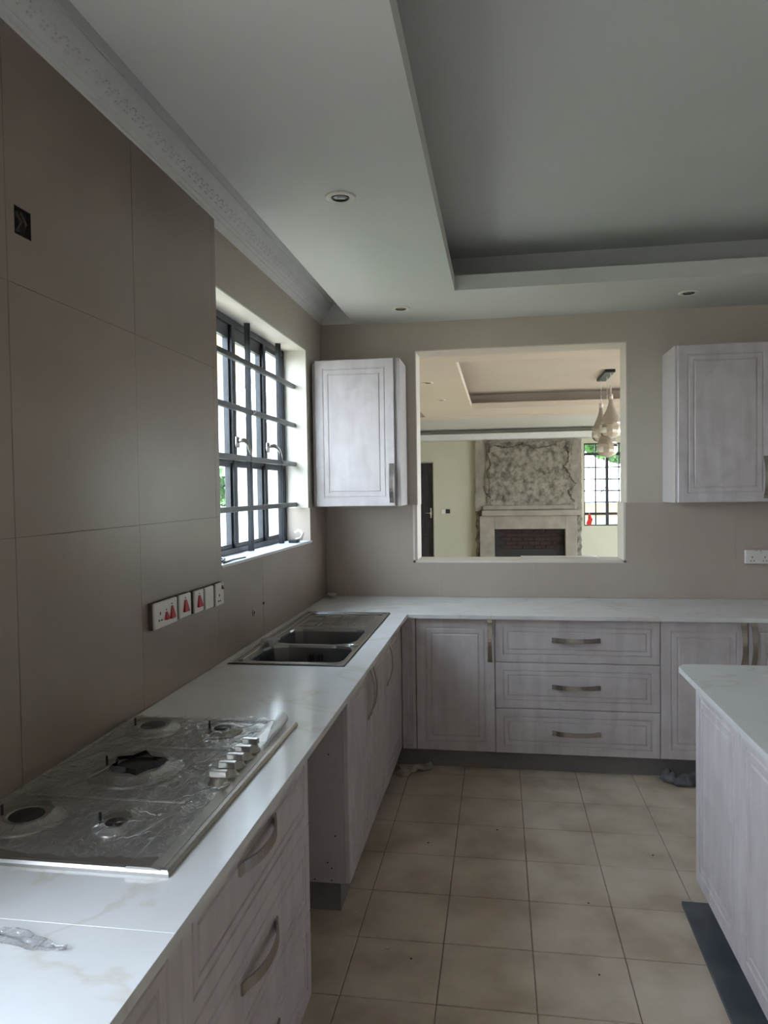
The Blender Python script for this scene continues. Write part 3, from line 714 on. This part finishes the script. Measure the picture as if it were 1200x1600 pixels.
def crumple(name, label, cat, x0, x1, y0, y1, z0, amp, m, seed, nx=18, ny=12, curl=0, parent=None, taper=False):
    bm = bmesh.new(); V = {}
    for i in range(nx+1):
        for j in range(ny+1):
            u, v = i/nx, j/ny; x = x0+(x1-x0)*u; y = y0+(y1-y0)*v
            rg = noise.noise(Vector((x*6, y*6, seed+7)))*.3*min(x1-x0, y1-y0)
            if i in (0, nx): x += rg
            if j in (0, ny): y += rg
            if taper: y = y0+(y1-y0)*(.5+(v-.5)*(.25+.75*math.sin(PI*min(1, u*1.1+.05))**.7))+.25*(y1-y0)*math.sin(u*5)
            n_ = 1-abs(noise.noise(Vector((u*4, v*4, seed))))*2.2
            V[i, j] = bm.verts.new((x, y, z0+max(0, n_)*amp+curl*u*u*u))
    for i in range(nx):
        for j in range(ny): bm.faces.new([V[i, j], V[i+1, j], V[i+1, j+1], V[i, j+1]])
    for f in bm.faces: f.smooth = True
    o = obj(name, bm, m, parent)
    for p in o.data.polygons: p.use_smooth = True
    s = o.modifiers.new('thickness', 'SOLIDIFY'); s.thickness = .0006
    if label: tag(o, label, cat)
    return o
crumple('plastic_wrap', 'crumpled clear plastic wrap between the two sink bowls at the wall side', 'plastic wrap', .062, .135, 3.11, 3.18, H+.0082, .022, M_FILMW, 3)

# hob
HX0, HX1, HY0, HY1 = .018, .53, 1.212, 2.065
hb = thing('gas_hob', 'five burner stainless gas hob still wrapped in clear film', 'hob', (HX0, HY0, H))
HW, HL = HX1-HX0, HY1-HY0
bm = bmesh.new(); rings = []
for a, z in ((0, .0003), (0, .006), (.004, .011), (.012, .012), (.022, .008), (.03, .0075)):
    rings.append([bm.verts.new(p) for p in ((a, a, z), (HW-a, a, z), (HW-a, HL-a, z), (a, HL-a, z))])
for i in range(len(rings)-1):
    for k in range(4): bm.faces.new([rings[i][k], rings[i][(k+1) % 4], rings[i+1][(k+1) % 4], rings[i+1][k]])
bm.faces.new(rings[-1]); bm.faces.new(rings[0]); obj('plate', bm, M_HOB, hb)
bm = bmesh.new(); prism(bm, [(.425, 0), (.425, .0085), (.43, .0125), (.475, .0125), (HW-.006, .007), (HW-.006, .0)], [], lambda u, v: (u, .003, v+.002), lambda u, v: (u, HL-.003, v+.002)); obj('control_strip', bm, M_HOB, hb)
for yy in (.285, .612):
    bm = bmesh.new(); bx(bm, .035, .42, yy-.006, yy+.006, .0076, .0125, bev=.002); obj('pan_ridge', bm, M_HOB, hb)
burn = [(.13, 1.957, .046, 0), (.34, 1.958, .032, 1), (.235, 1.663, .068, 2), (.138, 1.373, .046, 0), (.343, 1.364, .026, 1)]
for bx_, by_, r, k in burn:
    x, y = bx_-HX0, by_-HY0
    bm = bmesh.new(); lathe(bm, [(r*1.75, .0078), (r*1.6, .013), (r*1.25, .014), (r*1.15, .02), (r*.8, .021), (r*.75, .012), (0, .012)], x, y, 28); br = obj('burner', bm, M_HOB, hb, True)
    bm = bmesh.new(); lathe(bm, [(0, .0225), (r*.74, .0225), (r*.78, .021)], x, y, 24); obj('burner_well', bm, M_BLACK, br, True)
    bm = bmesh.new(); tube(bm, [(x-r*1.15, y-.005, .014), (x-r*1.15, y-.005, .042)], .0028, 6); obj('electrode', bm, M_BLACK, br)
    if k == 2:
        bm = bmesh.new(); n = 11
        ring = [(x+r*(1.08 if i % 2 else .72)*math.cos(2*PI*i/n), y+r*(1.08 if i % 2 else .72)*math.sin(2*PI*i/n)) for i in range(n)]
        lo = [bm.verts.new((px_, py_, .022)) for px_, py_ in ring]
        hi = [bm.verts.new((x+(px_-x)*.9, y+(py_-y)*.9, .026+.012*random.random())) for px_, py_ in ring]
        for i in range(n): bm.faces.new([lo[i], lo[(i+1) % n], hi[(i+1) % n], hi[i]])
        obj('torn_film_crown', bm, M_BLACK, br)
for ky in (1.59, 1.647, 1.70, 1.756, 1.811):
    x, y = .475-HX0, ky-HY0
    bm = bmesh.new(); lathe(bm, [(.025, .0135), (.025, .017), (.021, .018), (.019, .032), (.0, .032)], x, y, 24); kb = obj('knob', bm, M_KNOB, hb, True)
    bm = bmesh.new(); bx(bm, x-.021, x+.021, y-.0075, y+.0075, .032, .047, bev=.0015); obj('knob_grip', bm, M_KNOB, kb)
# film over the hob
bm = bmesh.new(); V = {}; nx, ny = 70, 110
for i in range(nx+1):
    for j in range(ny+1):
        x = .006+(HW-.03)*i/nx; y = .02+(HL-.03)*j/ny
        if j == 0: y += .012*noise.noise(Vector((x*14, 0, 3)))
        dmin = min(math.hypot(x+HX0-b_[0], y+HY0-b_[1])-b_[2] for b_ in burn)
        dk = min(math.hypot(x+HX0-.475, y+HY0-k_) for k_ in (1.59, 1.647, 1.70, 1.756, 1.811))
        r_ = 1-min(1, abs(noise.noise(Vector((x*9+1.5*noise.noise(Vector((x*5, y*5, 2))), y*6, 1.7))))*4)
        r2__ = 1-min(1, abs(noise.noise(Vector((x*30, y*22, 5.1))))*3)
        z = .0145+.007*r_+(.006 if x > .28 or y > .6 else .003)*r2__+.012*max(0, 1-dmin/.03)+(.006 if x > .40 else 0)+.006*max(0, 1-dk/.03)
        V[i, j] = (bm.verts.new((x, y, z)), dmin, dk)
for i in range(nx):
    for j in range(ny):
        q = [V[i, j], V[i+1, j], V[i+1, j+1], V[i, j+1]]
        if min(c_[1] for c_ in q) < .002 or min(c_[2] for c_ in q) < .026: continue
        if i > nx-9 and j > ny-28: continue
        bm.faces.new([c_[0] for c_ in q])
for v in [v for v in bm.verts if not v.link_faces]: bm.verts.remove(v)
obj('protective_film', bm, M_FILM, hb, True)
# curled-back strip of film at the far right corner
bm = bmesh.new(); n = 16; A = Vector((.485-HX0, 2.04-HY0, .03)); B = Vector((.505-HX0, 1.83-HY0, .016)); rings = []
for k in range(12):
    p = A.lerp(B, k/11); rr = .022*(1-k/11)+.002
    rings.append([bm.verts.new(p+Vector((rr*math.cos(t_), .004*math.sin(k*1.7), rr*.8*math.sin(t_)))) for t_ in [-2.6+4.4*i/n for i in range(n+1)]])
for k in range(11):
    for i in range(n): bm.faces.new([rings[k][i], rings[k][i+1], rings[k+1][i+1], rings[k+1][i]])
obj('film_curl', bm, M_FILMW, hb, True)['label'] = 'cloudy curled back corner of the film'

for k, (a, b) in enumerate([((.20, .74), (.30, .80)), ((.30, .70), (.42, .78)), ((.36, .78), (.47, .84)), ((.30, .60), (.33, .80)), ((.33, .44), (.40, .58)), ((.36, .30), (.41, .46)), ((.27, .40), (.31, .52)),
        ((.40, .05), (.44, .22)), ((.36, .08), (.42, .12)), ((.30, .14), (.38, .17)), ((.33, .22), (.40, .19)), ((.06, .50), (.10, .60)), ((.08, .66), (.20, .72)), ((.39, .62), (.45, .72)), ((.12, .30), (.16, .46)), ((.41, .25), (.46, .33))]):
    bm = bmesh.new(); P_ = []
    for q in range(13):
        t_ = q/12; P_.append((a[0]+(b[0]-a[0])*t_+.012*noise.noise(Vector((k*3.1, t_*5, 0))), a[1]+(b[1]-a[1])*t_+.012*noise.noise(Vector((t_*5, k*2.3, 4))), .021+(.008 if a[0] > .38 else 0)+.003*noise.noise(Vector((k, t_*6, 9)))))
    tube(bm, P_, [.0004+.0016*math.sin(PI*q/12)*(.6+.6*noise.noise(Vector((q*.7, k, 1)))) for q in range(13)], 6); obj('film_glint_fold', bm, M_FILMW, hb, True)  # white tubes along the wrinkles stand in for highlights on the film
# film remnants on the near worktop
crumple('film_scrap', 'torn peeling scrap of film on the worktop in front of the hob', 'film scrap', .30, .47, .985, 1.02, H+.0006, .007, M_FILMS, 11, 24, 8, taper=True)
t = crumple('film_curl', 'thin curled sliver of film at the left edge of the picture on the worktop', 'film scrap', .175, .235, 1.135, 1.155, H+.0006, .006, M_FILMS, 15, 14, 6, taper=True)
crumple('paper_scrap', 'crumpled pale scrap in the far corner of the worktop', 'scrap', .01, .07, 4.58, 4.64, H+.001, .025, M_WHITE, 21, 10, 10)

# ------------------------------------------------------------------ wall cabinets
def wall_cab(label, x0, w_, fronts):
    return cabinet(label, (x0, D+.010, 0), 0, w_, 1.462, 2.350, .342, fronts, name='wall_cabinet', legs=False)
wall_cab('whitewashed wall cabinet with one door in the left corner beside the window', .020, .522, [('door', .0, .490, 1.462, 2.350, (.468, 1.60, .235), 1.0)])
bm = bmesh.new(); bx(bm, .001, .018, 4.36, D, 1.462, 2.34); tag(obj('filler_strip', bm, M_CARC), 'narrow pale filler strip between left wall cabinet and wall', 'filler strip')
wall_cab('whitewashed wall cabinet right of the serving opening', 2.112, .52, [('door', .012, .52, 1.462, 2.350, (.478, 1.60, .235), 1.0)])
wall_cab('whitewashed wall cabinet at the right picture edge, mostly out of frame', 2.634, .52, [('door', .0, .52, 1.462, 2.350, (.03, 1.60, .235), 1.0)])

# ------------------------------------------------------------------ island
IY = 2.952
isl_top = [(1.795, .35), (2.75, .35), (2.75, IY-.05), (2.735, IY-.015), (2.70, IY), (1.85, IY), (1.812, IY-.015), (1.795, IY-.05)]
it = thing('island_worktop', 'white marble island worktop with a rounded far corner', 'worktop', (1.795, .35, H))
slab(isl_top, [], -.021, 0, it, (1.795, .35))
for k, (ya, yb_, lb) in enumerate(((2.303, 2.803, 'island cabinet at the far end, its door facing the sink'), (1.803, 2.303, 'island cabinet second from the far end'),
                       (1.303, 1.803, 'island cabinet third from the far end, below the frame'), (.803, 1.303, 'island cabinet nearest the camera, below the frame'))):
    cabinet(lb, (2.43, yb_, 0), -PI/2, .5, .10, ZT, .60, [('door', 0, .5, .10, ZT, None)])
bm = bmesh.new(); bx(bm, 2.431, 2.68, .805, 2.80, .0, ZT, bev=.001)
tag(obj('island_back_panel', bm, M_CARC), 'pale board closing the far side of the island', 'panel')
bm = bmesh.new(); bx(bm, 1.91, 1.926, .81, 2.79, 0, .098); tag(obj('kickboard', bm, M_KICK), 'grey kickboard standing under the island', 'kickboard')
bm = bmesh.new(); bx(bm, -.055, .055, -1.0, 1.0, 0, .016, bev=.001)
t = tag(obj('loose_board', bm, M_BOARD), 'loose slate grey kickboard lying flat on the floor beside the island', 'board'); t.location = (1.822, 1.80, .0008); t.rotation_euler = (0, 0, -.012)

# ------------------------------------------------------------------ sockets and switches on the left wall
def plate(label, y0, y1, z0, z1, kind, parent_axis='x'):
    t = thing('socket_plate' if kind in ('socket', 'cooker', 'double') else ('switch_plate' if kind == 'red' else 'blank_plate'), label, 'socket' if kind in ('socket', 'cooker', 'double') else 'switch', (0, (y0+y1)/2, (z0+z1)/2), PI/2) if parent_axis == 'x' else \
        thing('socket_plate', label, 'socket', ((y0+y1)/2, D, (z0+z1)/2), 0)
    w2_, h2 = (y1-y0)/2, (z1-z0)/2
    e = .0006
    bm = bmesh.new(); bx(bm, -w2_, w2_, -.014-e, -e, -h2, h2, bev=.002); obj('back_box', bm, M_BROWN if parent_axis == 'x' else M_WHITE, t)
    bm = bmesh.new(); bx(bm, -w2_+.001, w2_-.001, -.024, -.014-e, -h2+.001, h2-.001, bev=.003); obj('faceplate', bm, M_WHITE, t)
    def pins(cx, cz, s=1):
        bm = bmesh.new(); bx(bm, cx-.002, cx+.002, -.0255, -.0238, cz+.006, cz+.016); bx(bm, cx-.012, cx-.006, -.0255, -.0238, cz-.014, cz-.009); bx(bm, cx+.006, cx+.012, -.0255, -.0238, cz-.014, cz-.009)
        obj('pin_holes', bm, M_DARK, t)
    def rocker(cx, cz, wt_, wb_, h, m=M_RED):
        bm = bmesh.new(); P_ = [(cx-wt_/2, cz+h/2), (cx+wt_/2, cz+h/2), (cx+wb_/2, cz-h/2), (cx-wb_/2, cz-h/2)]
        a = [bm.verts.new((x, -.0238, z)) for x, z in P_]; b = [bm.verts.new((x, -.026 if i < 2 else -.032, z)) for i, (x, z) in enumerate(P_)]
        bm.faces.new(b); bm.faces.new(a)
        for i in range(4): bm.faces.new([a[i], a[(i+1) % 4], b[(i+1) % 4], b[i]])
        obj('rocker', bm, m, t)['label'] = 'red rocker' if m is M_RED else 'small rocker'
        bm = bmesh.new(); bx(bm, cx-.0025, cx+.0025, -.0252, -.0238, cz+h/2+.005, cz+h/2+.009); obj('indicator', bm, M_DARK, t)
    if kind == 'cooker': pins(-.045, -.005); rocker(0, -.008, .010, .026, .026); rocker(.042, -.002, .010, .034, .042)
    if kind == 'red': rocker(0, 0, .014, .040, .042)
    if kind == 'socket': pins(-.008, -.014); rocker(.022, .026, .006, .012, .016, M_BROWN)
    if kind == 'double':
        pins(-.035, -.012); pins(.035, -.012); rocker(-.012, .026, .012, .012, .010, M_WHITE); rocker(.012, .026, .012, .012, .010, M_WHITE)
    return t
plate('wide cooker socket plate with two red rockers, nearest of the wall row', 2.192, 2.363, 1.116, 1.204, 'cooker')
plate('square plate with one red rocker next to the wide cooker socket', 2.380, 2.477, 1.120, 1.203, 'red')
plate('square plate with one red rocker left of the blank plate', 2.507, 2.591, 1.117, 1.201, 'red')
plate('blank white square plate second from the window in the wall row', 2.604, 2.688, 1.114, 1.200, 'blank')
plate('white single socket plate nearest the window in the wall row', 2.708, 2.793, 1.110, 1.200, 'socket')
plate('white double socket on the back wall under the right wall cabinet', 2.579, 2.727, 1.084, 1.168, 'double', 'y')
# open back box high on the left wall
t = thing('open_back_box', 'open square electrical back box high on the left wall', 'back box', (0, 1.616, 2.2135), PI/2)
bm = bmesh.new(); prism(bm, rect(-.0305, .0305, -.033, .033), [rect(-.029, .029, -.0315, .0315)], lambda u, v: (u, -.0005, v), lambda u, v: (u, .011, v)); obj('box_rim', bm, M_DARK, t)
bm = bmesh.new(); bx(bm, -.0295, .0295, .0095, .011, -.032, .032); obj('box_back', bm, M_DARK, t)
bm = bmesh.new(); tube(bm, [(-.02, .006, .02), (-.005, .003, .0), (-.015, .004, -.025)], .006); tube(bm, [(.0, .006, .025), (.015, .002, .0), (.01, .005, -.02)], .003); obj('wires', bm, M_BROWN, t, True)
# capped water outlets
for nm, lb, y, z, r in (('pipe_outlet', 'dark pipe outlet hole in the tiles above the near end of the sink', 3.215, 1.003, .012), ('pipe_stub', 'small rusty pipe mark on the tile joint above the sink', 3.352, 1.025, .006)):
    t = thing(nm, lb, 'pipe outlet', (0, y, z), PI/2)
    bm = bmesh.new(); lathe(bm, [(r, 0), (r*1.25, .001), (r*1.2, .004), (r*.8, .004), (r*.8, .001), (0, .001)], 0, 0, 16)
    bmesh.ops.rotate(bm, verts=bm.verts, cent=(0, 0, 0), matrix=Matrix.Rotation(PI/2, 3, 'X')); obj('collar', bm, M_BROWN if r < .01 else M_WHITE, t, True)
    bm = bmesh.new(); lathe(bm, [(0, .0035), (r*.8, .0035)], 0, 0, 14); bmesh.ops.rotate(bm, verts=bm.verts, cent=(0, 0, 0), matrix=Matrix.Rotation(PI/2, 3, 'X')); obj('bore', bm, M_DARK, t)

# thin board on the far side of the opening sill
bm = bmesh.new(); bx(bm, 1.26, 1.75, D+.14, D+.225, 1.1045, 1.112, bev=.001)
tag(obj('sill_board', bm, M_WHITE), 'thin white board lying on the sill of the serving opening', 'board')

# ------------------------------------------------------------------ rags and debris on the floor
def rag(name, label, path, width, m, seed, hgt=.02):
    bm = bmesh.new(); n = 36; k = 10; P_ = [Vector((*p, 0)) for p in path]; V = []
    for i in range(n+1):
        f = i/n*(len(P_)-1); a = min(int(f), len(P_)-2); t_ = f-a
        p0 = P_[max(a-1, 0)]; p1 = P_[a]; p2 = P_[a+1]; p3 = P_[min(a+2, len(P_)-1)]
        c = .5*((2*p1)+(-p0+p2)*t_+(2*p0-5*p1+4*p2-p3)*t_**2+(-p0+3*p1-3*p2+p3)*t_**3)
        d = (p2-p1).normalized(); s_ = Vector((-d.y, d.x, 0)); row = []
        wd = width*(.75+.45*noise.noise(Vector((i*.2, seed, 0))))
        for j in range(k+1):
            v = j/k*2-1
            z = .004+hgt*max(0, math.cos(v*PI*.5))*(1+.5*noise.noise(Vector((i*.25, j*.5, seed))))+.010*abs(math.sin(v*5+i*.3))
            row.append(bm.verts.new(c+s_*v*wd/2+Vector((0, 0, z))))
        V.append(row)
    for i in range(n):
        for j in range(k): bm.faces.new([V[i][j], V[i+1][j], V[i+1][j+1], V[i][j+1]])
    o = obj(name, bm, m, None, True); s = o.modifiers.new('thickness', 'SOLIDIFY'); s.thickness = .002; s.offset = 1
    return tag(o, label, 'rag')
rag('rag', 'twisted beige rag on the floor in the inner corner of the cabinets', [(.735, 4.02), (.70, 3.985), (.655, 3.975), (.625, 3.93), (.60, 3.885), (.56, 3.90), (.55, 3.96)], .045, M_RAG, 2, .022)
rag('rag', 'dark grey crumpled rag on the floor at the back, beside the island', [(1.985, 4.02), (2.01, 3.97), (2.05, 3.94), (2.10, 3.96), (2.17, 3.97)], .10, M_RAGD, 5, .04)
def chip(label, x, y, r, m, group=None):
    bm = bmesh.new(); n = 6; a = [bm.verts.new((r*random.uniform(.6, 1.2)*math.cos(2*PI*i/n), r*random.uniform(.5, 1)*math.sin(2*PI*i/n), .0006)) for i in range(n)]
    b = [bm.verts.new((v.co.x*.8, v.co.y*.8, r*.4)) for v in a]; bm.faces.new(a); bm.faces.new(b)
    for i in range(n): bm.faces.new([a[i], a[(i+1) % n], b[(i+1) % n], b[i]])
    tag(obj('plaster_chip' if m is M_WHITE else 'dirt_crumb', bm, m, None, loc=(x, y, 0)), label, 'debris', group)
chip('white plaster chip on the floor tiles near the hob drawers', .733, 2.403, .009, M_WHITE)
chip('small white chip on the floor by the gap between the cabinets', .585, 2.60, .007, M_WHITE)
for x, y, lb in ((1.10, 3.32, 'dark crumb in the middle of the floor in front of the three drawers'), (1.44, 2.77, 'dark crumb on the floor left of the loose slate board'), (1.425, 2.36, 'dark crumb on the floor nearest the slate board'),
                (1.75, 3.17, 'dark crumb on the floor beside the far corner of the island'), (.80, 3.16, 'dark crumb on the floor in front of the sink cabinet'), (.82, 2.36, 'dark crumb on the floor beside the white plaster chip')):
    chip(lb, x, y, .005, M_DARK)

# ------------------------------------------------------------------ outside
struct('ground', box(-60, 60, 14.2, 70, -.62, -.6), M_LAWN)
struct('ground_side', box(7.0, 60, -20, 14.2, -.42, -.4), M_PAVE)
struct('ground_yard', box(-60, WX-.2, -20, 11.0, -.32, -.3), M_PAVE)
struct('ground_strip', box(-9, -2.6, -1.5, 20, -.299, -.28), M_LAWN)
bw_ = thing('boundary_wall', 'low apricot boundary wall across the lawn beyond the garden window', 'wall', (5, 54, -.6))
bm = bmesh.new(); bx(bm, -14, 18, -.15, .15, 0, .95); obj('wall_body', bm, M_OUTW, bw_)
bm = bmesh.new(); bx(bm, -14, 18, -.2, .2, .95, 1.03); obj('coping', bm, M_OUTB, bw_)
nh = thing('neighbour_house', 'apricot and white house with a grey roof seen through the kitchen window', 'house', (-6.0, 18.0, -.3))
bm = bmesh.new(); bx(bm, -9, 0, 0, 6, 0, 4.0); obj('lower_wall', bm, M_OUTB, nh)
bm = bmesh.new(); prism(bm, [(-.7, 3.9), (2.2, 5.0), (2.2, 5.1), (-.7, 4.0)], [], lambda u, v: (-9.3, u, v), lambda u, v: (.2, u, v)); obj('roof', bm, M_ROOF, nh)
bm = bmesh.new(); bx(bm, -9, -1.6, 2, 6, 4.0, 7.0); obj('upper_wall', bm, M_OUTW, nh)
def tree(label, x, y, z0, trunk, crown, r, n, seed):
    t = thing('garden_tree', label, 'tree', (x, y, z0)); random.seed(seed)
    bm = bmesh.new(); tube(bm, [(0, 0, 0), (.05, .1, trunk*.5), (0, 0, trunk+r*.6)], [.16, .12, .05]); obj('trunk', bm, M_BARK, t, True)
    bm = bmesh.new()
    for _ in range(n):
        d = Vector((random.gauss(0, 1), random.gauss(0, 1), random.gauss(0, 1))).normalized()*r*random.random()**.4
        c = Vector((0, 0, crown))+Vector((d.x, d.y, d.z*.6)); a = Vector((random.uniform(-1, 1), random.uniform(-1, 1), random.uniform(-1, 1)))*.14; b = a.cross(Vector((random.random(), random.random(), random.random())).normalized())
        v = [bm.verts.new(c+p) for p in (a, b, -a, -b)]; bm.faces.new(v)
    o = obj('foliage', bm, M_LEAF, t); o['kind'] = 'stuff'
tree('broad leafy tree above the lawn outside the garden window', 5.6, 24, -.6, 2.5, 4.15, 2.2, 9000, 3)
tree('dense green tree beside the white house outside the kitchen window', -5.4, 14.5, -.3, .9, 1.9, .9, 2500, 4)
